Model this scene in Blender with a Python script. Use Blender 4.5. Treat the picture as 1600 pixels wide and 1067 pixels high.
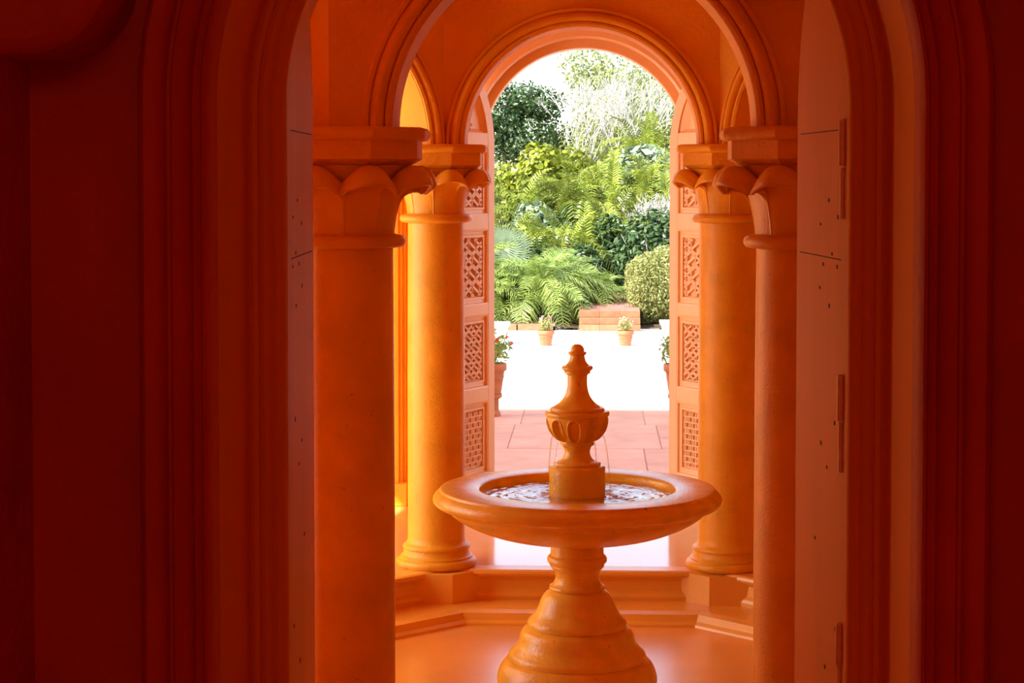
import bpy, math, random
from mathutils import Vector, Matrix
R = random.Random(7)
PI = math.pi
scn = bpy.context.scene
for o in list(bpy.data.objects):
    bpy.data.objects.remove(o)
COL = scn.collection

# ------------------------------------------------------------------ camera
cd = bpy.data.cameras.new('camera'); cam = bpy.data.objects.new('camera', cd); COL.objects.link(cam)
cam.location = (0.07, 0, 2.22)
cam.rotation_euler = (PI/2 - math.radians(2.4), 0, math.radians(2.38))
cd.sensor_width = 36; cd.lens = 3128/1600*36
cd.shift_y = -0.0797
cd.clip_end = 300
scn.camera = cam
# ------------------------------------------------------------------ light
SUN_DIR = Vector((0.75, 0.50, -0.85)).normalized()
w = bpy.data.worlds.new('sky'); scn.world = w; w.use_nodes = True
nt = w.node_tree; bg = nt.nodes['Background']
sky = nt.nodes.new('ShaderNodeTexSky'); sky.sky_type = 'NISHITA'; sky.sun_disc = False
sky.sun_elevation = math.asin(-SUN_DIR.z)
sky.sun_rotation = math.atan2(-SUN_DIR.x, -SUN_DIR.y)
hz = nt.nodes.new('ShaderNodeHueSaturation'); hz.inputs['Saturation'].default_value = 0.75
nt.links.new(sky.outputs[0], hz.inputs['Color']); nt.links.new(hz.outputs[0], bg.inputs[0]); bg.inputs[1].default_value = 1.0
sl = bpy.data.lights.new('sun', 'SUN'); so = bpy.data.objects.new('sun', sl); COL.objects.link(so)
sl.energy = 19.0; sl.angle = math.radians(0.6); sl.color = (1.0, 0.95, 0.86)
so.rotation_euler = SUN_DIR.to_track_quat('-Z', 'Y').to_euler(); so.location = (-12, 0, 14)
def area(name, loc, direction, sx, sy, e, c):
    l = bpy.data.lights.new(name, 'AREA'); l.shape = 'RECTANGLE'; l.size = sx; l.size_y = sy
    l.energy = e; l.color = c
    o = bpy.data.objects.new(name, l); COL.objects.link(o); o.location = loc
    o.rotation_euler = Vector(direction).to_track_quat('-Z', 'Z').to_euler()
    return o
area('daylight_left_openings', (-3.2, 10.0, 1.8), (1, 0, -0.15), 2.2, 2.4, 85, (1.0, 0.88, 0.66))
area('front_room_fill', (-0.2, -1.2, 3.6), (0, 0.8, -0.6), 1.6, 1.0, 40, (1.0, 0.30, 0.12))  # added red fill light behind the camera, not a fixture of the room
scn.view_settings.view_transform = 'Standard'; scn.view_settings.look = 'None'
scn.view_settings.gamma = 1; scn.view_settings.use_curve_mapping = False
scn.view_settings.exposure = -0.7
scn.cycles.max_bounces = 10; scn.cycles.diffuse_bounces = 7; scn.cycles.glossy_bounces = 3
scn.cycles.transmission_bounces = 5; scn.cycles.transparent_max_bounces = 8
scn.cycles.sample_clamp_indirect = 6.0

# ------------------------------------------------------------------ materials
def lin(c):
    return tuple(((x/255)/12.92 if x/255 <= 0.04045 else ((x/255+0.055)/1.055)**2.4) for x in c)
def mat(name, col, rough=0.6, var=0.12, vscale=6, bump=0.15, bscale=60, spec=0.4, col2=None, trans=0, stretch=(1,1,1), speck=0, bdist=0.01, obvar=0):
    m = bpy.data.materials.new(name); m.use_nodes = True; n = m.node_tree; N = n.nodes; L = n.links
    b = N['Principled BSDF']; b.inputs['Roughness'].default_value = rough
    b.inputs['Specular IOR Level'].default_value = spec
    tc = N.new('ShaderNodeTexCoord'); mp = N.new('ShaderNodeMapping'); mp.inputs['Scale'].default_value = stretch
    L.new(tc.outputs['Object'], mp.inputs[0])
    nz = N.new('ShaderNodeTexNoise'); nz.inputs['Scale'].default_value = vscale; nz.inputs['Detail'].default_value = 6
    L.new(mp.outputs[0], nz.inputs[0])
    rp = N.new('ShaderNodeValToRGB')
    c1 = tuple(x*(1-var) for x in col); c2 = col2 or tuple(min(1, x*(1+var)) for x in col)
    rp.color_ramp.elements[0].position = 0.3; rp.color_ramp.elements[1].position = 0.7
    rp.color_ramp.elements[0].color = (*c1, 1); rp.color_ramp.elements[1].color = (*c2, 1)
    L.new(nz.outputs[0], rp.inputs[0]); out = rp.outputs[0]
    if speck:
        v = N.new('ShaderNodeTexNoise'); v.inputs['Scale'].default_value = 38; v.inputs['Detail'].default_value = 3
        L.new(mp.outputs[0], v.inputs[0])
        r2 = N.new('ShaderNodeValToRGB'); r2.color_ramp.elements[0].position = 0.24; r2.color_ramp.elements[1].position = 0.31
        r2.color_ramp.elements[0].color = (1-speck,)*3+(1,); r2.color_ramp.elements[1].color = (1,1,1,1)
        mx = N.new('ShaderNodeMix'); mx.data_type = 'RGBA'; mx.blend_type = 'MULTIPLY'; mx.inputs[0].default_value = 1
        L.new(v.outputs[0], r2.inputs[0]); L.new(out, mx.inputs[6]); L.new(r2.outputs[0], mx.inputs[7]); out = mx.outputs[2]
    if obvar:
        oi = N.new('ShaderNodeObjectInfo'); hs = N.new('ShaderNodeHueSaturation')
        mr = N.new('ShaderNodeMapRange'); mr.inputs[3].default_value = 1-obvar; mr.inputs[4].default_value = 1+obvar
        L.new(oi.outputs['Random'], mr.inputs[0]); L.new(mr.outputs[0], hs.inputs['Value']); L.new(out, hs.inputs['Color']); out = hs.outputs[0]
    L.new(out, b.inputs['Base Color'])
    if bump:
        n2 = N.new('ShaderNodeTexNoise'); n2.inputs['Scale'].default_value = bscale; n2.inputs['Detail'].default_value = 5
        L.new(mp.outputs[0], n2.inputs[0])
        bp = N.new('ShaderNodeBump'); bp.inputs['Strength'].default_value = bump; bp.inputs['Distance'].default_value = bdist
        L.new(n2.outputs[0], bp.inputs['Height']); L.new(bp.outputs[0], b.inputs['Normal'])
    if trans:
        t = N.new('ShaderNodeBsdfTranslucent'); L.new(out, t.inputs[0])
        ms = N.new('ShaderNodeMixShader'); ms.inputs[0].default_value = trans
        L.new(b.outputs[0], ms.inputs[1]); L.new(t.outputs[0], ms.inputs[2])
        L.new(ms.outputs[0], N['Material Output'].inputs[0])
    return m
ORANGE = (0.83, 0.41, 0.02)
M_col = mat('painted_plaster', ORANGE, 0.42, 0.14, 5, 0.35, 120, 0.4, speck=0.3, bdist=0.006)
M_wall = mat('rough_painted_plaster', (0.83, 0.385, 0.015), 0.65, 0.10, 3, 0.55, 40, 0.3)
M_smooth = mat('smooth_painted_trim', (0.82, 0.25, 0.003), 0.55, 0.10, 2.5, 0.10, 30, 0.08, stretch=(1,1,0.15))
M_stone = mat('cast_stone_fountain', (0.90, 0.51, 0.045), 0.25, 0.14, 9, 0.30, 90, 0.5, speck=0.35, bdist=0.006)
M_gallery = mat('polished_gallery_floor', (0.82, 0.40, 0.12), 0.12, 0.08, 2, 0.05, 8, 0.3)
M_floor = mat('glossy_painted_floor', (0.84, 0.40, 0.07), 0.24, 0.08, 2, 0.06, 8, 0.5)
M_curb = mat('glossy_painted_step', (0.86, 0.44, 0.055), 0.28, 0.08, 3, 0.08, 20, 0.5)
M_door = mat('salmon_door_paint', (0.88, 0.52, 0.24), 0.42, 0.05, 4, 0.08, 40, 0.4, stretch=(1,1,0.2))
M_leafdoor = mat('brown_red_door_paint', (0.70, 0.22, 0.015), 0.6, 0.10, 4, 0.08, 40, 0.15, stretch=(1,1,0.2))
M_leafdoor_l = mat('lightened_brown_door_paint', (0.92, 0.50, 0.05), 0.6, 0.10, 4, 0.08, 40, 0.12, stretch=(1,1,0.2))  # door colour lightened because the left leaf gets little light
M_hinge = mat('lightened_painted_hinge', (0.9, 0.55, 0.33), 0.35, 0.1, 30, 0.1)  # colour lightened to offset the shade of the trim on the hinges
M_hole = mat('dark_filler', (0.05, 0.01, 0.004), 0.8, 0, 3, 0)
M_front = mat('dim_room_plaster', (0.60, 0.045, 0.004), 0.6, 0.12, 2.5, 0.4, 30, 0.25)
M_tile = mat('pink_paving', (0.84, 0.36, 0.23), 0.7, 0.14, 3, 0.2, 40, 0.25, obvar=0.08)
M_grout = mat('grout', (0.58, 0.27, 0.18), 0.9, 0.1)
M_plaza = mat('pale_plaza', (0.80, 0.76, 0.69), 0.8, 0.05, 1, 0.1, 20, 0.2)
M_terra = mat('terracotta', (0.46, 0.17, 0.085), 0.8, 0.2, 12, 0.3, 60, 0.2)
M_cream = mat('cream_planter', (0.75, 0.66, 0.5), 0.7, 0.06, 4, 0.1)
M_path = mat('pink_path_brick', (0.42, 0.19, 0.16), 0.85, 0.2, 12, 0.3, 60, 0.2, obvar=0.15)
M_brick = mat('terracotta_step', (0.42, 0.17, 0.09), 0.8, 0.15, 12, 0.3, 60, 0.2, obvar=0.15)
M_soil = mat('soil', (0.10, 0.065, 0.04), 0.95, 0.5, 12, 0.6, 30, 0.1)
M_areca = mat('areca_leaf', (0.14, 0.26, 0.03), 0.3, 0.4, 5, 0, col2=(0.42, 0.45, 0.06), trans=0.28, obvar=0.5)
M_date = mat('date_palm_leaf', (0.22, 0.34, 0.06), 0.4, 0.2, 6, 0, col2=(0.42, 0.50, 0.14), trans=0.3, obvar=0.25)
M_fan = mat('fan_leaf', (0.28, 0.36, 0.22), 0.4, 0.2, 6, 0, trans=0.2)
M_grape = mat('round_leaf', (0.20, 0.30, 0.02), 0.35, 0.3, 5, 0, col2=(0.42, 0.42, 0.04), trans=0.3)
M_hedge = mat('hedge_leaf', (0.22, 0.32, 0.06), 0.5, 0.35, 20, 0, col2=(0.50, 0.46, 0.18), trans=0.25)
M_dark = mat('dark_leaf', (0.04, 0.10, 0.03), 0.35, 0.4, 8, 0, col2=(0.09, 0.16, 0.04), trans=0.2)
M_pale = mat('pale_tree_leaf', (0.26, 0.34, 0.09), 0.5, 0.3, 4, 0, col2=(0.46, 0.48, 0.18), trans=0.3)
M_bark = mat('grey_bark', (0.55, 0.52, 0.47), 0.8, 0.25, 8, 0.3)
M_stem = mat('green_stem', (0.30, 0.30, 0.10), 0.6, 0.2, 8, 0.2)
M_pink = mat('pink_petals', (0.75, 0.12, 0.2), 0.5, 0.2, 20, 0)
M_white = mat('cream_petals', (0.8, 0.7, 0.5), 0.5, 0.2, 20, 0)
M_red = mat('red_petals', (0.7, 0.08, 0.03), 0.5, 0.2, 20, 0)
def water_mat():
    m = bpy.data.materials.new('water'); m.use_nodes = True; n = m.node_tree; N = n.nodes; L = n.links
    b = N['Principled BSDF']; b.inputs['Base Color'].default_value = (0.9, 0.95, 1, 1)
    b.inputs['Roughness'].default_value = 0.04; b.inputs['IOR'].default_value = 1.33
    b.inputs['Transmission Weight'].default_value = 1.0
    nz = N.new('ShaderNodeTexNoise'); nz.inputs['Scale'].default_value = 45; nz.inputs['Detail'].default_value = 2
    tc = N.new('ShaderNodeTexCoord'); L.new(tc.outputs['Object'], nz.inputs[0])
    bp = N.new('ShaderNodeBump'); bp.inputs['Strength'].default_value = 0.14; bp.inputs['Distance'].default_value = 0.01
    L.new(nz.outputs[0], bp.inputs['Height']); L.new(bp.outputs[0], b.inputs['Normal'])
    return m
M_water = water_mat()

# ------------------------------------------------------------------ mesh helpers
class MB:
    def __init__(s): s.v = []; s.f = []
    def add(s, vs, fs):
        n = len(s.v); s.v += [tuple(p) for p in vs]; s.f += [tuple(i+n for i in f) for f in fs]
    def box(s, x0, x1, y0, y1, z0, z1, M=None):
        vs = [Vector((x, y, z)) for x in (x0, x1) for y in (y0, y1) for z in (z0, z1)]
        if M: vs = [M @ p for p in vs]
        s.add(vs, [(0,1,3,2),(4,6,7,5),(0,4,5,1),(2,3,7,6),(0,2,6,4),(1,5,7,3)])
    def lathe(s, prof, n=64, cx=0, cy=0, phase=0, k=1.0, fn=None, cap=True):
        vs = []; fs = []
        for j, (r, z) in enumerate(prof):
            for i in range(n):
                a = phase + 2*PI*i/n; rr = r*k
                if fn: rr = fn(rr, z, a)
                vs.append((cx+rr*math.cos(a), cy+rr*math.sin(a), z))
        for j in range(len(prof)-1):
            for i in range(n):
                i2 = (i+1) % n
                fs.append((j*n+i, j*n+i2, (j+1)*n+i2, (j+1)*n+i))
        m = len(prof)
        if cap and prof[0][0] > 1e-4: fs.append(tuple(reversed(range(n))))
        if cap and prof[-1][0] > 1e-4: fs.append(tuple((m-1)*n+i for i in range(n)))
        s.add(vs, fs)
    def tube(s, pts, rad, n=6):
        pts = [Vector(p) for p in pts]; vs = []; fs = []
        rads = rad if isinstance(rad, (list, tuple)) else [rad]*len(pts)
        for i, p in enumerate(pts):
            d = (pts[min(i+1, len(pts)-1)] - pts[max(i-1, 0)]).normalized()
            a = d.orthogonal().normalized(); b = d.cross(a)
            for k in range(n):
                t = 2*PI*k/n; vs.append(p + (a*math.cos(t)+b*math.sin(t))*rads[i])
        for i in range(len(pts)-1):
            for k in range(n):
                k2 = (k+1) % n; fs.append((i*n+k, i*n+k2, (i+1)*n+k2, (i+1)*n+k))
        fs.append(tuple(reversed(range(n)))); fs.append(tuple((len(pts)-1)*n+k for k in range(n)))
        s.add(vs, fs)
    def sweep_arch(s, prof, zs, z0=None, n=48, cx=0, closed=True, a0=0, a1=PI):
        """prof: list of (r, y); swept over jambs (down to z0) and the semicircle."""
        rows = []
        def row(f): rows.append([f(r, y) for r, y in prof])
        if z0 is not None: row(lambda r, y: (cx+r, y, z0))
        for i in range(n+1):
            a = a0+(a1-a0)*i/n
            row(lambda r, y: (cx+r*math.cos(a), y, zs+r*math.sin(a)))
        if z0 is not None: row(lambda r, y: (cx-r, y, z0))
        m = len(prof); vs = [p for rw in rows for p in rw]; fs = []
        for j in range(len(rows)-1):
            for i in range(m if closed else m-1):
                i2 = (i+1) % m
                fs.append((j*m+i, (j+1)*m+i, (j+1)*m+i2, j*m+i2))
        if closed:
            fs.append(tuple(range(m))); fs.append(tuple(reversed([(len(rows)-1)*m+i for i in range(m)])))
        s.add(vs, fs)
    def arch_wall(s, xa, xb, y0, y1, z0, z1, r, zs, n=40, cx=0, xa1=None, xb1=None, jamb=True):
        """wall in the XZ plane from y0 to y1 with an arched hole; xa1/xb1: ends at y1 (mitre)."""
        xa1 = xa if xa1 is None else xa1; xb1 = xb if xb1 is None else xb1
        hole = []
        if jamb: hole.append((cx-r, z0))
        for i in range(n+1):
            a = PI - PI*i/n; hole.append((cx+r*math.cos(a), zs+r*math.sin(a)))
        if jamb: hole.append((cx+r, z0))
        def pt(x, y, z): return (x, y, z)
        for side, y, ea, eb in ((0, y0, xa, xb), (1, y1, xa1, xb1)):
            vs = []; fs = []
            for (x, z) in hole: vs += [pt(x, y, z), pt(x, y, z1)]
            for i in range(len(hole)-1):
                if abs(hole[i][0]-hole[i+1][0]) < 1e-7: continue
                q = (2*i, 2*i+2, 2*i+3, 2*i+1); fs.append(q if side == 0 else q[::-1])
            k = len(vs); vs += [pt(ea, y, z0), pt(cx-r, y, z0), pt(cx-r, y, zs), pt(cx-r, y, z1), pt(ea, y, z1)]
            q = (k, k+1, k+2, k+3, k+4); fs.append(q if side == 0 else q[::-1])
            k = len(vs); vs += [pt(cx+r, y, z0), pt(eb, y, z0), pt(eb, y, z1), pt(cx+r, y, z1), pt(cx+r, y, zs)]
            q = (k, k+1, k+2, k+3, k+4); fs.append(q if side == 0 else q[::-1])
            s.add(vs, fs)
        vs = []; fs = []
        for (x, z) in hole: vs += [pt(x, y0, z), pt(x, y1, z)]
        for i in range(len(hole)-1): fs.append((2*i, 2*i+1, 2*i+3, 2*i+2))
        s.add(vs, fs)
        s.add([(xa,y0,z0),(xa1,y1,z0),(xa1,y1,z1),(xa,y0,z1)], [(0,3,2,1)])
        s.add([(xb,y0,z0),(xb1,y1,z0),(xb1,y1,z1),(xb,y0,z1)], [(0,1,2,3)])
        s.add([(xa,y0,z1),(xb,y0,z1),(xb1,y1,z1),(xa1,y1,z1)], [(0,1,2,3)])
        s.add([(xa,y0,z0),(cx-r,y0,z0),(cx-r,y1,z0),(xa1,y1,z0)], [(3,2,1,0)])
        s.add([(cx+r,y0,z0),(xb,y0,z0),(xb1,y1,z0),(cx+r,y1,z0)], [(3,2,1,0)])
    def prism(s, poly, y0, y1, M=None):
        n = len(poly)
        vs = [Vector((x, y0, z)) for x, z in poly] + [Vector((x, y1, z)) for x, z in poly]
        if M: vs = [M @ p for p in vs]
        fs = [tuple(range(n)), tuple(reversed(range(n, 2*n)))]
        for i in range(n): fs.append((i, i+n, (i+1) % n + n, (i+1) % n))
        s.add(vs, fs)
    def mesh(s, name, m, smooth=None):
        me = bpy.data.meshes.new(name); me.from_pydata(s.v, [], s.f); me.materials.append(m)
        if smooth is not None:
            me.polygons.foreach_set('use_smooth', [True]*len(me.polygons))
            try: me.set_sharp_from_angle(angle=math.radians(smooth))
            except Exception: pass
        me.update(); return me
    def build(s, name, m, parent=None, smooth=None, bevel=0, **k):
        return link(name, s.mesh(name, m, smooth), parent, bevel, **k)
def link(name, me, parent=None, bevel=0, loc=None, rotz=None, **k):
    o = bpy.data.objects.new(name, me); COL.objects.link(o)
    if parent: o.parent = parent
    if loc: o.location = loc
    if rotz is not None: o.rotation_euler = (0, 0, rotz)
    if bevel:
        b = o.modifiers.new('bevel', 'BEVEL'); b.width = bevel; b.segments = 2; b.limit_method = 'ANGLE'; b.angle_limit = math.radians(40)
        for p in me.polygons: p.use_smooth = True
        try: me.set_sharp_from_angle(angle=math.radians(35))
        except Exception: pass
    for a, v in k.items(): o[a] = v
    return o
def thing(name, label, cat, loc=(0,0,0), rotz=0, group=None):
    o = bpy.data.objects.new(name, None); COL.objects.link(o); o.location = loc; o.rotation_euler = (0, 0, rotz)
    o.empty_display_size = 0.1
    o['label'] = label; o['category'] = cat
    if group: o['group'] = group
    return o
def tag(o, label, cat, group=None, kind=None):
    o['label'] = label; o['category'] = cat
    if group: o['group'] = group
    if kind: o['kind'] = kind
    return o
S = dict(kind='structure')
def smoothstep(a, b, x):
    t = max(0, min(1, (x-a)/(b-a))); return t*t*(3-2*t)
def spline(pts, n=6):
    """Catmull-Rom through profile points"""
    out = []
    P = [pts[0]] + list(pts) + [pts[-1]]
    for i in range(1, len(P)-2):
        p0, p1, p2, p3 = P[i-1:i+3]
        for j in range(n):
            t = j/n
            out.append(tuple(0.5*((2*p1[k]) + (-p0[k]+p2[k])*t + (2*p0[k]-5*p1[k]+4*p2[k]-p3[k])*t*t + (-p0[k]+3*p1[k]-3*p2[k]+p3[k])*t**3) for k in (0, 1)))
    out.append(tuple(pts[-1])); return out

ZS = 2.38; FC = (0.0, 8.43); ZF = 0.22; OUT = 0.10
K8 = 1/math.cos(PI/8)
# ------------------------------------------------------------------ structure
# floors
b = MB(); b.lathe([(1.45, -0.15), (1.45, 0.0), (0, 0.0)], 8, FC[0], FC[1], PI/8, K8)
o = b.build('floor', M_floor, **S)
b = MB(); b.lathe([(1.34, -0.02), (1.36, 0.0), (1.365, 0.012), (1.385, 0.025), (1.395, 0.04), (1.405, 0.055), (1.43, 0.06), (1.45, 0.064), (1.75, 0.066), (1.75, -0.02)], 8, FC[0], FC[1], PI/8, K8, cap=False)
b.build('curb', M_curb, **S)
b = MB(); b.lathe([(1.672, 0.05), (1.668, 0.085), (1.675, 0.10), (1.69, 0.115), (1.695, 0.165), (1.685, 0.18), (1.66, 0.188), (1.652, 0.2), (1.656, 0.214), (1.67, ZF), (1.78, ZF), (1.78, 0.05)], 8, FC[0], FC[1], PI/8, K8, cap=False)
b.build('step', M_curb, **S)
b = MB()
oct_ = [(FC[0]+1.779*K8*math.cos(PI/8+i*PI/4), FC[1]+1.779*K8*math.sin(PI/8+i*PI/4)) for i in range(8)]
rect = []
for (x, y) in oct_:
    dx, dy = x-FC[0], y-FC[1]; s_ = min(3.4/abs(dx), 3.97/abs(dy)); rect.append((FC[0]+dx*s_, FC[1]+dy*s_))
vs = []; fs = []
for i in range(8):
    j = (i+1) % 8
    base = len(vs); vs += [(*oct_[i], ZF), (*oct_[j], ZF), (*rect[j], ZF)]
    corner = None
    a_, c_ = rect[i], rect[j]
    if abs(a_[0]-c_[0]) > 1e-6 and abs(a_[1]-c_[1]) > 1e-6:
        corner = (a_[0] if abs(abs(a_[0])-3.4) < 1e-6 else c_[0], a_[1] if abs(abs(a_[1]-FC[1])-3.97) < 1e-6 else c_[1])
        vs += [(*corner, ZF), (*rect[i], ZF)]; fs.append((base, base+4, base+3, base+2, base+1))
    else:
        vs += [(*rect[i], ZF)]; fs.append((base, base+3, base+2, base+1))
b.add(vs, fs); b.build('floor_gallery', M_gallery, **S)
b = MB(); b.box(-1.6, 1.4, -2.0, 4.5, 0.1, ZF); b.box(-1.6, 1.4, 4.5, 4.46+0.6, 0.1, ZF-0.001); b.build('floor_front', M_floor, **S)

# arcade: eight arched faces over eight columns
AO, AI, ZT = 1.925, 1.675, 3.95
T = math.tan(PI/8)
bw = MB(); bw.arch_wall(-AI*T, AI*T, -AI, -AO, ZS, ZT, 0.59, ZS, 56, 0, -AO*T, AO*T, jamb=False)
for i in range(len(bw.f)): bw.f[i] = tuple(reversed(bw.f[i]))
me_wall = bw.mesh('wall_arcade', M_wall, 25)
def archivolt(ys, d):
    b = MB()
    p = [(0.592, 0.0), (0.592, 0.012), (0.602, 0.02), (0.613, 0.018), (0.616, 0.008)]
    for i in range(9):
        t = i/8; p.append((0.618+0.046*t, 0.010+0.030*math.sin(PI*(0.12+0.88*t))**0.8 if t < 1 else 0.012))
    p += [(0.667, 0.022), (0.680, 0.024), (0.688, 0.014), (0.688, 0.0)]
    b.sweep_arch([(r, ys + d*h) for r, h in p], ZS, None, 56)
    return b
me_av_o = archivolt(-AO, -1).mesh('archivolt', M_wall, 40)
me_av_i = archivolt(-AI, 1).mesh('archivolt', M_wall, 40)
for k in range(8):
    o = link('wall_arcade', me_wall, None, loc=(FC[0], FC[1], 0), rotz=k*PI/4, **S)
    link('archivolt', me_av_o, o); link('archivolt', me_av_i, o)

# columns
def column_meshes():
    D = {}
    b = MB(); b.lathe([(0.262, 0.045), (0.262, 0.212)], 8, 0, 0, PI/8); D['plinth'] = b.mesh('plinth', M_curb)
    p = [(0.175, 0.212), (0.195, 0.214)]
    for i in range(9):
        a = -PI/2 + PI*i/8; p.append((0.188+0.020*math.cos(a), 0.238+0.022*math.sin(a)))
    p += [(0.186, 0.262), (0.186, 0.268)] + spline([(0.186, 0.270), (0.176, 0.278), (0.170, 0.292), (0.168, 0.306)], 3)
    p += [(0.172, 0.31), (0.174, 0.318), (0.171, 0.326), (0.163, 0.332), (0.155, 0.338), (0.149, 0.35), (0.147, 0.365)]
    b = MB(); b.lathe(p, 72); D['base'] = b.mesh('base', M_col, 35)
    p = [(0.147, 0.36), (0.147, 0.6), (0.147, 1.2), (0.145, 1.7), (0.143, 1.99)]
    b = MB(); b.lathe(p, 72); D['shaft'] = b.mesh('shaft', M_col, 35)
    p = [(0.143, 1.98)]
    for i in range(9):
        a = -PI/2 + PI*i/8; p.append((0.166+0.020*math.cos(a), 2.004+0.020*math.sin(a)))
    p.append((0.143, 2.03)); b = MB(); b.lathe(p, 72); D['neck_ring'] = b.mesh('neck_ring', M_col, 40)
    p = spline([(0.135, 2.02), (0.138, 2.08), (0.15, 2.14), (0.172, 2.19), (0.20, 2.235), (0.215, 2.255)], 4)
    b = MB(); b.lathe(p, 48); D['bell'] = b.mesh('bell', M_col, 40)
    b = MB(); b.lathe([(0.15, 2.238), (0.185, 2.24), (0.252, 2.275), (0.252, 2.338), (0.15, 2.338)], 8, 0, 0, PI/8)
    D['abacus'] = b.mesh('abacus', M_wall)
    p = [(0.2, 2.334)]
    for i in range(9):
        a = -PI/2 + PI*i/8; p.append((0.262+0.020*math.cos(a), 2.357+0.022*math.sin(a)))
    p.append((0.2, ZS)); b = MB(); b.lathe(p, 8, 0, 0, PI/8); D['abacus_roll'] = b.mesh('abacus_roll', M_wall, 30)
    # leaf: a scoop that rises from the neck ring and curls outward
    prof = spline([(0.146, 2.015), (0.150, 2.06), (0.158, 2.11), (0.170, 2.160), (0.190, 2.205), (0.218, 2.236), (0.250, 2.242), (0.277, 2.224), (0.290, 2.188)], 3)
    n = len(prof)-1; m = 10; b = MB()
    top = []; 
    for i, (r, z) in enumerate(prof):
        u = i/n
        hw = math.radians(22.5)
        for j in range(m+1):
            v = -1+2*j/m
            ru = max(0.0, (u-0.25)/0.75)
            fz = smoothstep(0.15, 0.72, u)*(1-0.62*smoothstep(0.80, 1.0, u))
            rr = r - (0.012+0.050*ru**1.4)*v*v
            zz = z - 0.078*fz*abs(v)**2.2
            wid = r*math.tan(hw)*(1 - 0.10*ru)
            y = v*min(wid, 0.088)
            top.append((rr, y, zz))
    vs = top[:]; fs = []
    for i in range(n):
        for j in range(m):
            a = i*(m+1)+j; fs.append((a, a+1, a+m+2, a+m+1))
    b.add(vs, fs); D['leaf'] = b.mesh('leaf', M_col, 60)
    return D
CM = column_meshes()
col_info = {5: ('near left column, its shaft in red shadow, half hidden by the open door edge', True),
            6: ('near right column with a bright line down its left edge, cut by the hinged door edge', True),
            2: ('far left column, sunny yellow-orange shaft beside the fountain bowl', True),
            1: ('far right column, sunny orange shaft beside the carved door leaf', True)}
for k in range(8):
    a = PI/8 + k*PI/4
    x, y = FC[0]+1.947*math.cos(a), FC[1]+1.947*math.sin(a)
    if k in col_info:
        pass
    # k: 0:22.5,1:67.5(far right),2:112.5(far left),3,4,5:247.5(near left),6:292.5(near right),7
    if k in col_info:
        t = thing('column', col_info[k][0], 'column', (x, y, 0), group='columns of the octagonal arcade')
    else:
        t = bpy.data.objects.new('column', None); COL.objects.link(t); t.location = (x, y, 0); t['kind'] = 'structure'
    for nm in ('plinth', 'base', 'shaft', 'neck_ring', 'bell', 'abacus', 'abacus_roll'):
        c = link(nm, CM[nm], t)
    for q in range(8):
        c = link('leaf', CM['leaf'], t, rotz=PI/8+q*PI/4)
        sd = c.modifiers.new('thick', 'SOLIDIFY'); sd.thickness = 0.012; sd.offset = -1
# front wall (thick) with passage
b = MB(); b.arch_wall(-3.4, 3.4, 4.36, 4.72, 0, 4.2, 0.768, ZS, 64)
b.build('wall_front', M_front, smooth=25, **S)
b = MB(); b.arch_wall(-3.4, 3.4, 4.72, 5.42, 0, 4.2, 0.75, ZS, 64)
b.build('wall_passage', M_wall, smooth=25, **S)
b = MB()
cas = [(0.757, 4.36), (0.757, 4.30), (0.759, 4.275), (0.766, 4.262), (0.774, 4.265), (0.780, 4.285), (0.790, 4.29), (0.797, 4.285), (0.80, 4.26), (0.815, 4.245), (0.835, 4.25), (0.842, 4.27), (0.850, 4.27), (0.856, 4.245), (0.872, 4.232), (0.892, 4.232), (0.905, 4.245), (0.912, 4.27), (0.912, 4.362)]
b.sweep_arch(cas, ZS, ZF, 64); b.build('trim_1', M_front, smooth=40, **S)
b = MB()
spl = [(0.758, 4.31), (0.755, 4.50), (0.750, 4.655), (0.744, 4.668), (0.738, 4.66), (0.733, 4.672), (0.722, 4.672), (0.718, 4.682), (0.708, 4.674), (0.697, 4.680), (0.690, 4.692), (0.680, 4.685), (0.668, 4.690), (0.661, 4.70), (0.661, 4.72), (0.775, 4.72), (0.775, 4.31)]
b.sweep_arch(spl, ZS, ZF, 64); b.build('trim_2', M_smooth, smooth=40, **S)
# corbel and pilaster upper left
poly = [(-1.7, 3.6), (-0.93, 3.6)]
for i in range(9):
    a = -i/8*PI/2; poly.append((-1.10+0.17*math.cos(a), 2.64+0.17*math.sin(a)))
poly += [(-1.7, 2.47)]
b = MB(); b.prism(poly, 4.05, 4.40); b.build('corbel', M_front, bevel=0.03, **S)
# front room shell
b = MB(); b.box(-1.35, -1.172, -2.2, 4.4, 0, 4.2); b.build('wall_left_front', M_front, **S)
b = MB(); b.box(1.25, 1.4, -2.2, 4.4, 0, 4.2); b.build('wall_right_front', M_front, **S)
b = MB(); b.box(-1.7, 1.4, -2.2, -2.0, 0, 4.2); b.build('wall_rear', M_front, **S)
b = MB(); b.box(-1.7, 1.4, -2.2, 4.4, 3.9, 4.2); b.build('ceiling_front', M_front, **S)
# gallery shell
b = MB(); b.arch_wall(-3.4, 3.4, 12.10, 12.45, 0, 4.2, 0.70, ZS, 64); b.build('wall_back', M_wall, smooth=25, **S)
b = MB(); b.box(3.25, 3.5, 5.3, 12.45, 0, 4.2); b.build('wall_right', M_wall, **S)
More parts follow.
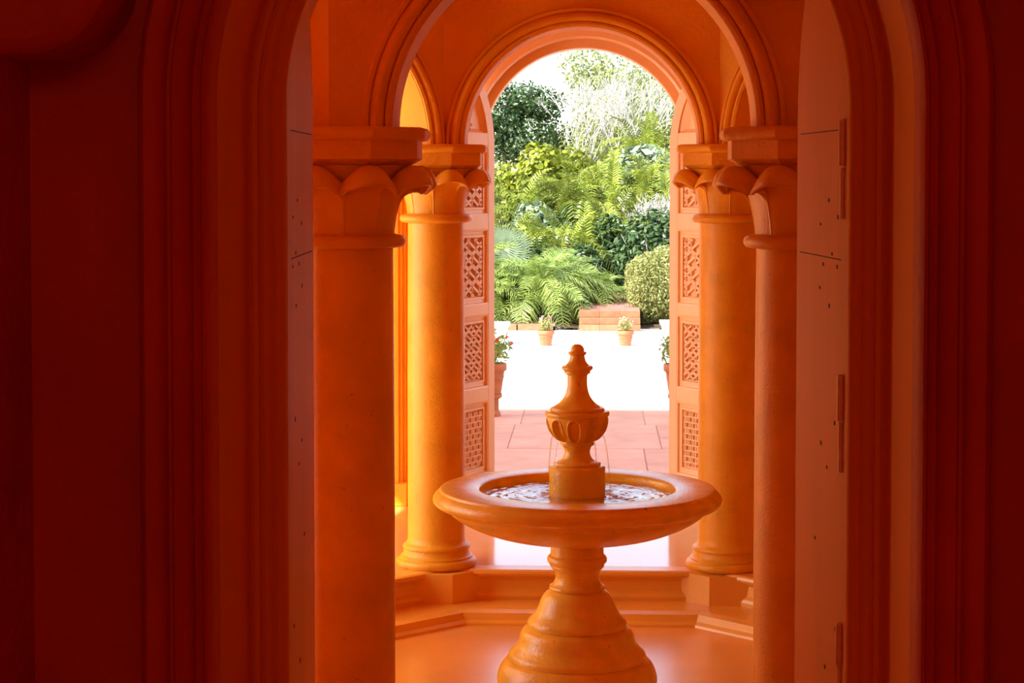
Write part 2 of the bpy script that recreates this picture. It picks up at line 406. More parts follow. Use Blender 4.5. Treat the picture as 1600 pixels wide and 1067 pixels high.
# left wall: three tall arched openings (centres 6.7, 8.5, 10.3)
for cy in (8.52, 10.32):
    b = MB(); b.arch_wall(cy-0.9, cy+0.9, 0, 0.25, 0, 4.2, 0.66, 2.3, 32, cx=cy)
    vs = [(-3.25-p[1], p[0], p[2]) for p in b.v]; b.v = vs
    b.build('wall_left', M_wall, smooth=25, **S)
b = MB(); b.box(-3.5, -3.25, 5.3, 7.62, 0, 4.2); b.box(-3.5, -3.25, 11.22, 12.45, 0, 4.2); b.build('wall_left', M_wall, **S)
b = MB(); b.box(-3.5, 3.5, 4.4, 12.45, 4.0, 4.2); b.build('ceiling', M_wall, **S)
b = MB(); b.box(-3.5, 3.5, 4.3, 12.45, 4.2, 9.7); b.build('wall_upper_storey', M_wall, **S)
b = MB(); b.box(-12.5, -3.5, 12.05, 12.45, 0, 9.7); b.build('wall_wing_added', M_wall, **S)  # unseen wall added to cast shade on the paving
b = MB(); b.box(3.5, 6.5, 12.05, 12.45, 0, 9.7); b.build('wall_wing_added', M_wall, **S)
# blind casing on the back wall, seen beside the far left column
for sgn, nm in ((-1, 'trim_3'), (1, 'trim_4')):
    b = MB(); x = sgn*1.13
    for (w_, d_) in ((0.055, 0.03), (0.035, 0.05), (0.014, 0.065)): b.box(x-w_, x+w_, 12.10-d_, 12.11, ZF, 3.9)
    b.box(x-0.065, x+0.065, 12.01, 12.11, ZF, 0.36); b.build(nm, M_wall, bevel=0.004, **S)
# arched door frame at the back, stepped
b = MB(); b.sweep_arch([(0.665, 12.02), (0.665, 12.16), (0.72, 12.16), (0.72, 12.02), (0.71, 12.0), (0.675, 12.0)], ZS, ZF, 64); b.build('door_frame_outer', M_door, smooth=30, **S)
b = MB(); b.sweep_arch([(0.617, 12.14), (0.612, 12.147), (0.612, 12.31), (0.72, 12.31), (0.72, 12.14)], ZS, ZF, 64); b.build('door_frame_inner', M_door, smooth=30, **S)
b = MB(); b.box(-0.72, 0.72, 12.0, 12.5, 0.1, ZF+0.012); b.build('door_threshold', M_curb, bevel=0.01, **S)

# ------------------------------------------------------------------ carved door leaves
def lattice(b, x0, x1, z0, z1, kind, y0, y1):
    cell = {0: 0.034, 1: 0.062, 2: 0.088}[kind]; wd = cell*(0.13 if kind == 0 else 0.085)
    def seg(p, q):
        # clip to the panel by sampling
        n = 1
        (xa, za), (xb, zb) = p, q
        if not (x0 <= xa <= x1 and x0 <= xb <= x1 and z0 <= za <= z1 and z0 <= zb <= z1):
            # Liang-Barsky
            dx, dz = xb-xa, zb-za; t0, t1 = 0.0, 1.0
            for pp, qq in ((-dx, xa-x0), (dx, x1-xa), (-dz, za-z0), (dz, z1-za)):
                if abs(pp) < 1e-9:
                    if qq < 0: return
                else:
                    r = qq/pp
                    if pp < 0: t0 = max(t0, r)
                    else: t1 = min(t1, r)
            if t0 >= t1: return
            xa, za, xb, zb = xa+t0*dx, za+t0*dz, xa+t1*dx, za+t1*dz
        dx, dz = xb-xa, zb-za; l = math.hypot(dx, dz)
        if l < 1e-4: return
        nx, nz = -dz/l*wd, dx/l*wd
        b.prism([(xa-nx, za-nz), (xb-nx, zb-nz), (xb+nx, zb+nz), (xa+nx, za+nz)], y0, y1)
    nx_ = int((x1-x0)/cell)+2; nz_ = int((z1-z0)/cell)+2
    cx0 = (x0+x1)/2 - nx_/2*cell; cz0 = (z0+z1)/2 - nz_/2*cell
    for i in range(nx_+1):
        for j in range(nz_+1):
            cx, cz = cx0+i*cell, cz0+j*cell
            if kind == 0:
                h = cell/2
                seg((cx-h, cz-h), (cx+h, cz-h)); seg((cx-h, cz-h), (cx-h, cz+h))
                if (i+j) % 2: seg((cx, cz-h*0.9), (cx, cz+h*0.9))
            else:
                off = cell/2 if j % 2 else 0
                r = cell*0.58
                pts = [(cx+off+r*math.cos(PI/6+k*PI/3), cz+r*math.sin(PI/6+k*PI/3)) for k in range(6)]
                for k in range(6): seg(pts[k], pts[(k+1) % 6])
                seg(pts[0], pts[3])
                if (i+j) % 2: seg(pts[2], pts[5])
def carved_leaf(label, hinge, near, flip):
    hx, hy = hinge; dx, dy = near[0]-hx, near[1]-hy
    W = math.hypot(dx, dy); ang = math.atan2(dy, dx)
    root = thing('carved_door', label, 'door', (hx, hy, 0), ang, 'carved double doors standing open')
    # local: x from hinge to free edge, visible face at y = 0, body behind (sign sy)
    sy = flip
    def Y(a): return sy*a
    def bx(b, x0, x1, z0, z1, ya, yb): b.box(x0, x1, min(Y(ya), Y(yb)), max(Y(ya), Y(yb)), z0, z1)
    st = 0.075
    for x0, x1 in ((0, st), (W-st, W)):
        b = MB(); top = ZS + math.sqrt(max(0, 0.60**2-(0.60-(x0+x1)/2)**2))
        if x0 == 0: top = ZS
        bx(b, x0, x1, ZF+0.012, top, 0, 0.05); b.build('stile', M_door, root, bevel=0.002)
    pz = [(0.434, 0.876), (0.953, 1.394), (1.452, 1.905), (1.985, 2.405)]
    zr = [(ZF+0.012, pz[0][0])] + [(pz[i][1], pz[i+1][0]) for i in range(3)] + [(pz[3][1], 2.475)]
    for z0, z1 in zr:
        b = MB(); bx(b, st, W-st, z0, z1, 0.001, 0.049); b.build('rail', M_door, root)
    # curved head rail
    b = MB(); n = 24; vs = []; fs = []
    for i in range(n+1):
        a = PI - (PI/2)*i/n
        for r in (0.60, 0.60-st):
            for yy in (0.0, 0.05):
                vs.append((min(W, 0.60+r*math.cos(a)), Y(yy), ZS+r*math.sin(a)))
    for i in range(n):
        k = 4*i; fs += [(k, k+2, k+6, k+4), (k+1, k+5, k+7, k+3), (k, k+4, k+5, k+1), (k+2, k+3, k+7, k+6)]
    b.add(vs, fs); b.build('head_rail', M_door, root)
    b = MB()
    poly = [(st-0.01, 2.47)]
    for i in range(13):
        a = PI - (PI/2)*i/12; r = 0.60-st+0.01; x = 0.60+r*math.cos(a)
        if x >= st-0.01 and ZS+r*math.sin(a) > 2.47: poly.append((min(x, W-st), ZS+r*math.sin(a)))
    poly.append((W-st, 2.47))
    b.prism(poly, min(Y(.032), Y(.045)), max(Y(.032), Y(.045))); b.build('tympanum_board', M_door, root)
    for ins, dep in ((0.0, 0.02), ):
        pl2 = [((x-0.33)*0.80+0.34, (z-2.47)*0.80+2.50) for x, z in poly]
        b = MB(); m_ = len(poly)
        vs = [(x, Y(0.008), z) for x, z in poly] + [(x, Y(0.034), z) for x, z in pl2]
        fs = [(i, (i+1) % m_, m_+(i+1) % m_, m_+i) for i in range(m_)]
        b.add(vs, fs); b.build('tympanum_moulding', M_door, root)
        b = MB(); xs_ = [p[0] for p in pl2]; zs_ = [p[1] for p in pl2]
        lattice(b, min(xs_)+0.10, max(xs_), min(zs_), min(zs_)+0.22, 2, min(Y(.018), Y(.033)), max(Y(.018), Y(.033)))
        b.build('tympanum_carving', M_door, root, kind='stuff')
    for i, (z0, z1) in enumerate(pz):
        b = MB(); bx(b, st, W-st, z0, z1, 0.034, 0.046)
        pn = b.build('panel', M_door, root)
        # stepped moulding
        b = MB(); x0, x1 = st, W-st
        steps = [(0.0, 0.0), (0.012, 0.003), (0.014, 0.016), (0.034, 0.018), (0.036, 0.010), (0.048, 0.010), (0.050, 0.026), (0.058, 0.028), (0.058, 0.036)]
        for (i1, d1), (i2, d2) in zip(steps, steps[1:]):
            A = [(x0+i1, Y(d1), z0+i1), (x1-i1, Y(d1), z0+i1), (x1-i1, Y(d1), z1-i1), (x0+i1, Y(d1), z1-i1)]
            B = [(x0+i2, Y(d2), z0+i2), (x1-i2, Y(d2), z0+i2), (x1-i2, Y(d2), z1-i2), (x0+i2, Y(d2), z1-i2)]
            b.add(A+B, [(k, (k+1) % 4, 4+(k+1) % 4, 4+k) for k in range(4)])
        b.build('panel_moulding', M_door, pn)
        b = MB(); lattice(b, x0+0.06, x1-0.06, z0+0.06, z1-0.06, [0, 1, 2, 2][i], min(Y(.014), Y(.035)), max(Y(.014), Y(.035)))
        b.build('carving', M_door, pn, kind='stuff')
    return root
carved_leaf('salmon carved lattice door leaf open on the left behind the far left column', (-0.535, 12.03), (-0.79, 11.50), -1)
carved_leaf('salmon carved lattice door leaf open on the right behind the far right column', (0.515, 12.03), (0.83, 11.54), 1)

# ------------------------------------------------------------------ plain door leaves in the front passage
def plain_leaf(label, near, far, sgn, grp):
    dx, dy = far[0]-near[0], far[1]-near[1]; W = math.hypot(dx, dy); ang = math.atan2(dy, dx)
    root = thing('plain_door', label, 'door', (near[0], near[1], 0), ang, grp)
    # local x: near edge (0) to hinge edge (W); face y=0 towards axis, body at the other side
    sy = 1 if sgn < 0 else -1
    n = 24; Rr = 0.66; poly = [(0, ZF+0.015), (W, ZF+0.015)]
    for i in range(n+1):
        x = W*(1-(i/n)**1.6)
        poly.append((x, ZS-0.02 + math.sqrt(max(0, Rr*Rr-(Rr-(W-x))**2))*0.97))
    poly.append((0, poly[-1][1])) if poly[-1][0] > 1e-6 else None
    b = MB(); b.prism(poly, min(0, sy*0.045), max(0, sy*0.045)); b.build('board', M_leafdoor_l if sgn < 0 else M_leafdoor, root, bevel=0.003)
    b = MB(); spots = [(0.13, 2.12), (0.22, 2.16), (0.32, 2.10), (0.20, 2.03), (0.28, 2.0), (0.13, 2.0), (0.33, 1.94), (0.2, 1.9), (0.15, 1.62), (0.3, 1.55), (0.22, 1.5), (0.35, 1.3), (0.12, 1.12), (0.25, 1.0)]
    for x, z in spots:
        x += R.uniform(-.02, .02)
        b.box(x-0.006, x+0.008, min(-sy*0.001, sy*.01), max(-sy*0.001, sy*.01), z-0.004, z+R.uniform(.003, .008))
    b.build('screw_holes', M_hole, root, kind='stuff')
    b = MB()
    for z in (2.33, 2.02): b.box(0.08, W-0.05, min(-sy*.0012, sy*.01), max(-sy*.0012, sy*.01), z-0.0012, z+0.0012)
    b.build('seam', M_hole, root)
    return root, sy
g = 'plain doors folded back in the front passage'
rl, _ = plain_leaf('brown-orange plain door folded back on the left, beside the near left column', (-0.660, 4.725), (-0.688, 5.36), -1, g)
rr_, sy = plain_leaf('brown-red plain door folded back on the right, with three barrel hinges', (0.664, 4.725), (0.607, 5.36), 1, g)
for z0, z1, z2 in ((2.354, 2.243, 2.118), (1.748, 1.638, 1.514), (1.154, 1.051, 0.94)):
    b = MB(); b.lathe([(0.0085, z1), (0.0085, z0-0.004), (0.005, z0)], 16, 0.05, 0.006)
    h = b.build('hinge', M_hinge, rr_, smooth=40)
    b = MB(); b.lathe([(0.006, z2), (0.006, z1-0.003)], 16, 0.052, 0.004); b.build('hinge_pin', M_hinge, h, smooth=40)

# ------------------------------------------------------------------ fountain
def zy(y): return 2.22-(y-275)/372.0
ft = thing('fountain', 'tiered orange cast stone fountain with an urn finial over a round bowl', 'fountain', (-0.004, 8.40, 0))
def px(p): return [(w_/372.0, zy(y)) for w_, y in p]
fin = px([(0,537.5),(5,538.3),(8.5,541),(10.5,545),(11,549)]) + px([(13.5,549.5),(14.5,551.5),(13.5,554),(11.5,555)]) + \
      spline(px([(11.5,556),(12.5,562),(15,567),(19,571)]), 3) + px([(22.5,571.5),(24.5,574),(24,577),(21.5,579),(20.5,580),(20.5,583),(18,584.5)]) + \
      spline(px([(16,586),(15.5,595),(16.3,606),(20,619),(28,629.5),(38,636)]), 5) + px([(41.5,637),(43,640),(42,643.5)])
fin = fin[::-1]
b = MB(); b.lathe(fin, 96); b.build('finial', M_stone, ft, smooth=35)
urn = px([(40,642),(48.5,642.5),(50.6,645),(50.3,648.5),(48.8,650.5),(47.6,651)]) + spline(px([(47.6,652),(47.8,657),(46.8,665),(43.6,674),(38,682),(31,688),(26,690)]), 8)
def flute(r, z, a):
    y = 275+(2.22-z)*372
    t = (a+PI/2 + math.radians(6)) % (PI/5)
    if t > PI/10: t -= PI/5
    t /= PI/10
    yc, hy = 671, 16.5
    d = (abs(t)/0.66)**2.6 + (abs(y-yc)/(hy if y < yc else hy*1.15))**(2.2 if y < yc else 3.4)
    rim = math.exp(-((d-1.25)/0.25)**2)*0.003
    return r - 0.020*smoothstep(1.1, 0.55, d)*(1 if d < 1.1 else 0) + rim*(1 if 653 < y < 688 else 0)
urn = urn[::-1]
uu = []
for (r0, z0), (r1, z1) in zip(urn, urn[1:]): uu += [(r0, z0), ((r0+r1)/2, (z0+z1)/2)]
uu.append(urn[-1])
b = MB(); b.lathe(uu, 300, fn=flute); b.build('fluted_urn', M_stone, ft, smooth=50)
neck = px([(24,688),(26.5,690),(27,693),(26,696),(23.5,697)]) + spline(px([(22,699),(20,705),(20.5,711),(23.5,717),(27.5,720.5)]), 4) + px([(33,721.5),(36.5,723),(37.5,725.5),(36.5,727),(42,728.5),(44,731),(44,734)])
b = MB(); b.lathe(neck[::-1], 96); b.build('neck', M_stone, ft, smooth=35)
b = MB(); b.lathe([(0.118, 0.845), (0.1185, 0.87), (0.118, zy(733))], 96)
b.build('drum', M_stone, ft, smooth=35)
bowl = [(0.0, 0.70), (0.12, 0.683)] 
bowl = spline([(0.06, 0.678), (0.14, 0.682), (0.26, 0.697), (0.37, 0.722), (0.46, 0.757), (0.523, 0.795), (0.543, 0.818)], 5) + [(0.549, 0.822), (0.553, 0.826)] + \
       spline([(0.556, 0.829), (0.580, 0.833), (0.600, 0.844), (0.6085, 0.860), (0.605, 0.876), (0.592, 0.890), (0.581, 0.897)], 4) + [(0.5795, 0.9045), (0.5760, 0.908), (0.570, 0.909)] + \
       [(0.50, 0.910), (0.427, 0.909), (0.416, 0.904)] + spline([(0.412, 0.898), (0.402, 0.880), (0.372, 0.856), (0.30, 0.842), (0.10, 0.840)], 3) + [(0.0, 0.84)]
b = MB(); b.lathe([(0, 0.678)]+bowl, 128); b.build('bowl', M_stone, ft, smooth=35)
pc = px([(41,860),(41,866),(44,868),(46.8,872),(46.8,877),(44.5,880.5),(42,882.5),(42.3,886),(40.5,890),(38,892)]) 
ped = [(0.11, 0.685), (0.112, 0.645)] + px([(42,869),(45,870.5),(47,874),(46.8,879),(44,882.5),(42.5,884),(42.6,887),(40,890),(38,892)]) + \
      spline(px([(36.5,894),(34.5,902),(35,909),(37.5,914),(41,917)]), 3) + px([(43,918),(43.8,920.5),(43,923),(41.5,924)]) + \
      spline(px([(43,925),(50,930),(56,938),(60,948),(64,958),(71,966),(75,970)]), 4) + px([(77.5,973),(78.5,977),(78,981),(75,983)])
b = MB(); b.lathe(ped[::-1], 96); b.build('pedestal_neck', M_stone, ft, smooth=35)
t2 = px([(73,980)]) + spline(px([(77,982),(85,986.5),(89,993),(91,1002),(94,1010),(100,1017),(104,1021)]), 4) + px([(106.5,1023),(108.5,1027),(108,1032),(105,1035)])
b = MB(); b.lathe(t2[::-1], 96); b.build('pedestal_tier', M_stone, ft, smooth=35)
t3 = px([(100,1030),(110,1034)]) + spline(px([(114,1036),(119,1042),(123,1050),(126,1062),(125,1072),(120,1080)]), 4) + px([(122,1084),(124,1089),(124,1094)]) + [(0.34, 0.0)]
b = MB(); b.lathe(t3[::-1], 96); b.build('pedestal_foot', M_stone, ft, smooth=35)
# water in the bowl
b = MB(); n = 160; rings = 60; vs = []; fs = []
for i in range(rings+1):
    r = 0.117 + (0.397-0.117)*i/rings
    for k in range(n):
        a = 2*PI*k/n; x, y = r*math.cos(a), r*math.sin(a)
        h = 0
        for (sx, sy_) in ((-0.14, -0.04), (0.13, 0.05), (-0.1, 0.14), (0.16, -0.06)):
            d = math.hypot(x-sx, y-sy_); h += 0.0022*math.cos(d*170)*math.exp(-d*9)
        h += 0.0012*math.sin(61*x+17*y)*math.sin(53*y-11*x) + 0.0008*math.sin(131*x)*math.sin(117*y+2)
        vs.append((x, y, 0.879+h))
for i in range(rings):
    for k in range(n):
        k2 = (k+1) % n; fs.append((i*n+k, (i+1)*n+k, (i+1)*n+k2, i*n+k2))
b.add(vs, fs)
o = b.build('fountain_water', M_water, smooth=80, loc=(-0.004, 8.40, 0.0))
tag(o, 'rippling clear water filling the round fountain bowl', 'water', kind='stuff')
for (p0, p1, lb) in (((866, 683), (857.5, 748), 'outer thin water jet falling left of the urn neck'),
                 ((876, 690), (867, 752), 'inner thin water jet falling left of the urn neck'),
                 ((931, 688), (937, 756), 'inner thin water jet falling right of the urn neck'),
                 ((945, 683), (957, 748), 'outer thin water jet falling right of the urn neck')):
    X0, Z0 = (p0[0]-904.5)/372, zy(p0[1]); X1 = (p1[0]-904.5)/372
    yb = -0.04 if 'inner' in lb else 0.03
    pts = []
    for i in range(11):
        t = i/10; pts.append((X0+(X1-X0)*t**0.75, yb*(1+t), Z0+(0.882-Z0)*t*t*0.5+(0.882-Z0)*t*0.5))
    b = MB(); b.tube(pts, [0.0030-0.0010*i/10 for i in range(11)], 6)
    o = b.build('water_jet', M_water, smooth=60, loc=(-0.004, 8.40, 0)); tag(o, lb, 'water jet', 'water jets of the fountain')

# ------------------------------------------------------------------ outside ground
b = MB(); b.box(-7, 7, 12.5, 18.17, -0.2, OUT-0.003); pav = b.build('paving', M_grout, **S)
rows = [(12.5, 14.0, -0.1, 1.15), (14.0, 15.5, -0.75, 1.2), (15.5, 17.0, -0.61, 1.2), (17.0, 18.17, -0.566, 1.066)]
tile_me = {}
for (y0, y1, xo, wd) in rows:
    bt = MB(); bt.box(0.006, wd-0.006, 0.006, y1-y0-0.006, -0.02, OUT); me = bt.mesh('tile', M_tile)
    k = -3
    while xo+k*wd < 3.5:
        o = link('tile', me, pav, loc=(xo+k*wd, y0, R.uniform(-0.002, 0.002))); k += 1
b = MB(); b.box(-30, 30, 18.17, 27.5, -0.3, OUT); b.box(-30, -7, 12.45, 18.17, -0.3, OUT); b.box(7, 30, 12.45, 18.17, -0.3, OUT); b.build('ground', M_plaza, **S)
b = MB(); b.box(-40, -3.5, -20, 12.05, -0.3, OUT); b.build('ground_side', M_plaza, **S)
# planting bed kerb and soil rising as a bank
b = MB(); 
for (xa, xb) in ((-14, -0.15), (0.66, 12)):
    k = 0; x = xa
bank = MB(); nx, ny = 40, 24; vs = []; fs = []
for j in range(ny+1):
    for i in range(nx+1):
        x = -16+32*i/nx; y = 27.5+(48-27.5)*j/ny
        z = OUT+0.06 + 1.9*smoothstep(30, 46, y) + 0.05*math.sin(x*3+y)*smoothstep(27.5, 29, y)
        if -0.4 < x < 0.9 and y < 32: z = OUT+0.02
        vs.append((x, y, z))
for j in range(ny):
    for i in range(nx):
        a = j*(nx+1)+i; fs.append((a, a+1, a+nx+2, a+nx+1))
bank.add(vs, fs); bank.build('ground_planting_bed', M_soil, smooth=60, **S)
kr = thing('kerb', 'low row of pinkish kerb stones edging the planting bed', 'kerb', (0, 27.4, OUT))
ks = MB(); ks.box(0.01, 0.49, 0, 0.12, 0, 0.085); kme = ks.mesh('kerb_stone', M_brick)
for i in range(-12, 14):
    x = i*0.5
    if -0.65 < x < 0.62: continue
    link('kerb_stone', kme, kr, loc=(x, 0, 0))
# brick steps and path
st = thing('brick_steps', 'short flight of terracotta steps leading to a brick path', 'steps', (0.27, 27.3, OUT))
for i in range(3):
    z0 = 0.088*i
    for k in range(3):
        b = MB(); x0 = -0.42+k*0.28; b.box(x0+0.0015, x0+0.2785, 0.14*i, 0.14*i+0.3, z0, z0+0.083)
        b.build('brick', M_brick, st)
b = MB()
bp_ = MB()
path = thing('brick_path', 'curving pink brick path at the top of the terracotta steps', 'path', (0.27, 27.88, OUT+0.264))
bm_ = MB(); bm_.box(0.001, 0.104, 0.001, 0.199, -0.05, 0.0); pme = bm_.mesh('brick', M_path)
for j in range(18):
    for i in range(8):
        y = j*0.2; x = -0.42+i*0.105 + 0.02*y*y
        if i*0.1 < 0.05*y*y-0.1: continue
        link('brick', pme, path, loc=(x, y-0.02, 0.014*j*0.5))
# ------------------------------------------------------------------ potted plants and planters
def leafcards(b, n, rx, ry, rz, c, sz, shell=0.55, rnd=False, rr=R):
    for _ in range(n):
        u = rr.uniform(-1, 1); t = rr.uniform(0, 2*PI); q = math.sqrt(1-u*u); rad = shell+(1-shell)*rr.random()**0.6
        d = Vector((q*math.cos(t), q*math.sin(t), u))
        p = Vector((c[0]+d.x*rx*rad, c[1]+d.y*ry*rad, c[2]+d.z*rz*rad))
        nrm = (d + Vector((rr.uniform(-.9,.9), rr.uniform(-.9,.9), rr.uniform(-.5,1.1)))).normalized()
        a = nrm.orthogonal().normalized(); bb = nrm.cross(a); th = rr.uniform(0, 2*PI)
        e1 = a*math.cos(th)+bb*math.sin(th); e2 = nrm.cross(e1); s_ = sz*rr.uniform(0.7, 1.3)
        if rnd:
            b.add([p+(e1*math.cos(k*PI/3)+e2*math.sin(k*PI/3))*s_*0.5 for k in range(6)], [(0,1,2,3,4,5)])
        else:
            b.add([p-e1*s_*0.6, p+e2*s_*0.28, p+e1*s_*0.6+nrm*s_*0.1, p-e2*s_*0.28], [(0,1,2,3)])
def pot(label, x, y, h, r, foliage_r, petals, pedestal=False, z=OUT, group=None):
    t = thing('potted_plant', label, 'potted plant', (x, y, z), group=group)
    zb = 0
    if pedestal:
        b = MB(); b.lathe([(r*0.62, 0), (r*0.62, 0.03), (r*0.5, 0.05), (r*0.5, 0.15), (r*0.72, 0.17), (r*0.72, 0.20)], 32); b.build('pedestal', M_terra, t, smooth=35); zb = 0.20
    p = [(r*0.62, zb), (r*0.66, zb+h*0.02), (r*0.88, zb+h*0.72), (r*0.90, zb+h*0.74), (r*1.0, zb+h*0.76), (r*1.04, zb+h*0.80), (r*1.04, zb+h*0.95), (r, zb+h), (r*0.9, zb+h), (r*0.86, zb+h*0.88), (0, zb+h*0.86)]
    b = MB(); b.lathe([(0, zb)]+p, 32); pt_ = b.build('pot', M_terra, t, smooth=35)
    b = MB(); b.lathe([(r*0.80, zb+h*0.5), (r*0.86, zb+h*0.52), (r*0.84, zb+h*0.56)], 32); b.build('pot_band', M_terra, pt_, smooth=35)
    b = MB()
    for k in range(9):
        a = R.uniform(0, 2*PI); b.tube([(0, 0, zb+h*0.8), (foliage_r*.4*math.cos(a), foliage_r*.4*math.sin(a), zb+h+foliage_r*.5), (foliage_r*.8*math.cos(a), foliage_r*.8*math.sin(a), zb+h+foliage_r*R.uniform(.6, 1.6))], 0.004, 5)
    b.build('stems', M_stem, t)
    b = MB(); leafcards(b, 420, foliage_r, foliage_r, foliage_r*0.95, (0, 0, zb+h+foliage_r*0.75), foliage_r*0.24, 0.2); b.build('foliage', M_hedge if not pedestal else M_date, t)
    for m_, nm in petals:
        b = MB()
        for k in range(14):
            a = R.uniform(0, 2*PI); e = R.uniform(-.1, 1.2); c = (foliage_r*math.cos(a)*math.cos(e), foliage_r*math.sin(a)*math.cos(e), zb+h+foliage_r*0.75+foliage_r*math.sin(e))
            leafcards(b, 7, foliage_r*.10, foliage_r*.10, foliage_r*.10, c, foliage_r*0.15, 0.3)
        b.build(nm, m_, t, kind='stuff')
pot('small terracotta flower pot with magenta blooms on the sunny plaza, left of the steps', -0.545, 25.0, 0.19, 0.105, 0.105, [(M_pink, 'magenta_flowers'), (M_white, 'cream_flowers')])
pot('small terracotta flower pot with pale blooms in front of the brick steps', 0.45, 25.0, 0.19, 0.105, 0.10, [(M_white, 'cream_flowers'), (M_pink, 'magenta_flowers')])
pot('tall terracotta urn pot with red flowers showing past the left door leaf', -0.842, 17.6, 0.27, 0.13, 0.18, [(M_red, 'red_flowers')], True)
pot('tall terracotta urn pot with red flowers showing past the right door leaf', 0.805, 17.6, 0.27, 0.13, 0.18, [(M_red, 'red_flowers')], True)
def planter(label, x, y, w_, h):
    t = thing('planter', label, 'planter', (x, y, OUT), group='cream planter boxes')
    b = MB(); v0 = [(-w_*.42, -w_*.42), (w_*.42, -w_*.42), (w_*.42, w_*.42), (-w_*.42, w_*.42)]
    vs = [(p[0], p[1], 0) for p in v0] + [(p[0]*1.12, p[1]*1.12, h*0.85) for p in v0]
    b.add(vs, [(3,2,1,0), (4,5,6,7), (0,1,5,4), (1,2,6,5), (2,3,7,6), (3,0,4,7)]); b.build('box', M_cream, t, bevel=0.006)
    b = MB(); b.box(-w_*.53, w_*.53, -w_*.53, w_*.53, h*0.84, h); b.build('rim', M_cream, t, bevel=0.008)
planter('cream square planter at the left edge of the plaza view', -1.24, 25.2, 0.44, 0.27)
planter('cream square planter mostly hidden by the right door leaf', 1.12, 25.6, 0.42, 0.27)

# ------------------------------------------------------------------ garden
def frond_mesh(name, L, n, leafL, droop, vee, m, width=0.013, lift=0.9):
    """arching pinnate frond rising from the origin along +x"""
    b = MB(); pts = []
    for i in range(13):
        t = i/12; pts.append(Vector((L*(0.25*t+0.75*t*t*0.55+0.2*t), 0, L*(lift*t - droop*t*t*t))))
    b.tube(pts, [0.008*(1-0.8*i/12) for i in range(13)], 4)
    for i in range(n):
        t = 0.18+0.82*(i/(n-1)); k = min(11, int(t*12)); f = t*12-k
        p = pts[k].lerp(pts[k+1], f); d = (pts[k+1]-pts[k]).normalized()
        l = leafL*math.sin(PI*(0.18+0.72*t))**0.6*R.uniform(.85, 1.1)
        for s_ in (-1, 1):
            up = Vector((0, s_, 0)).cross(d)*(-s_) if False else Vector((-d.z, 0, d.x))
            dirv = (Vector((0, s_, 0))*1.0 + d*0.55 + up*vee + Vector((R.uniform(-.15,.15), 0, R.uniform(-.15,.15)))).normalized()
            mid = p+dirv*l*0.55; tip = p+dirv*l+Vector((0, 0, -l*0.38))
            b.add([p-d*width*.6, mid-d*width, tip, mid+d*width, p+d*width*.6], [(0,1,3,4), (1,2,3)])
    return b.mesh(name, m)
areca = [frond_mesh('frond', l_, 20, 0.27, d_, v_, M_areca, 0.015, f_) for l_, d_, v_, f_ in ((0.95, 0.45, 0.5, 1.1), (0.8, 0.9, 0.1, 1.0), (1.0, 1.2, -0.2, 1.2), (0.85, 0.3, 0.8, 1.2))]
datef = [frond_mesh('frond', 0.62, 44, l_, d_, v_, M_date, 0.0052, 0.85) for d_, v_, l_ in ((0.5, 0.5, 0.19), (0.95, 0.2, 0.17), (1.35, 0.0, 0.2))]
def palm(name, label, x, y, z, meshes, nf, sc, trunk, cat='palm', group=None, tilt=(0.1, 0.9)):
    t = thing(name, label, cat, (x, y, z), group=group)
    b = MB(); nst = 5 if trunk > 0.3 else 2; heads = []
    for k in range(nst):
        a = R.uniform(0, 2*PI); rr = R.uniform(0.03, 0.28)*sc; h = trunk*R.uniform(0.6, 1.0)
        hp = (rr*2*math.cos(a), rr*2*math.sin(a), h); heads.append(hp)
        b.tube([(rr*math.cos(a)*.5, rr*math.sin(a)*.5, -0.3), (rr*math.cos(a), rr*math.sin(a), h*.5), hp], [0.028, 0.022, 0.018], 6)
    b.build('trunk' if nst == 2 else 'stems', M_stem, t)
    for k in range(nf):
        c = link('frond', meshes[k % len(meshes)], t); hp = heads[k % nst]
        c.location = hp; s_ = sc*R.uniform(0.75, 1.15); c.scale = (s_, s_, s_)
        a = 2*PI*k*0.381966+R.uniform(-.3, .3)
        c.rotation_euler = (R.uniform(-.15, .15), R.uniform(tilt[0], tilt[1])-0.5, a)
    return t
def XP(pxx, D): return (pxx-930)*D/3128+0.07
G1 = 'feathery palms bordering the plaza'
for (pp, D, lb, sc) in ((783, 28.6, 'feathery palm at the left door edge behind the cream planter', 1.0),
                    (822, 28.9, 'feathery palm rising behind the magenta flower pot', 1.15),
                    (862, 28.7, 'feathery palm third along the border, between flower pot and steps', 1.15),
                    (897, 29.1, 'feathery palm drooping beside the brick steps', 0.85),
                    (845, 29.9, 'taller feathery palm at the back of the border clump', 1.2),
                    (725, 28.8, 'feathery palm hidden behind the left door leaf', 1.1)):
    palm('date_palm', lb, XP(pp, D), D, OUT+0.05, datef, 48, sc*1.38, 0.28, 'palm', G1, (-0.1, 1.1))
G2 = 'yellow-green palms filling the bank'
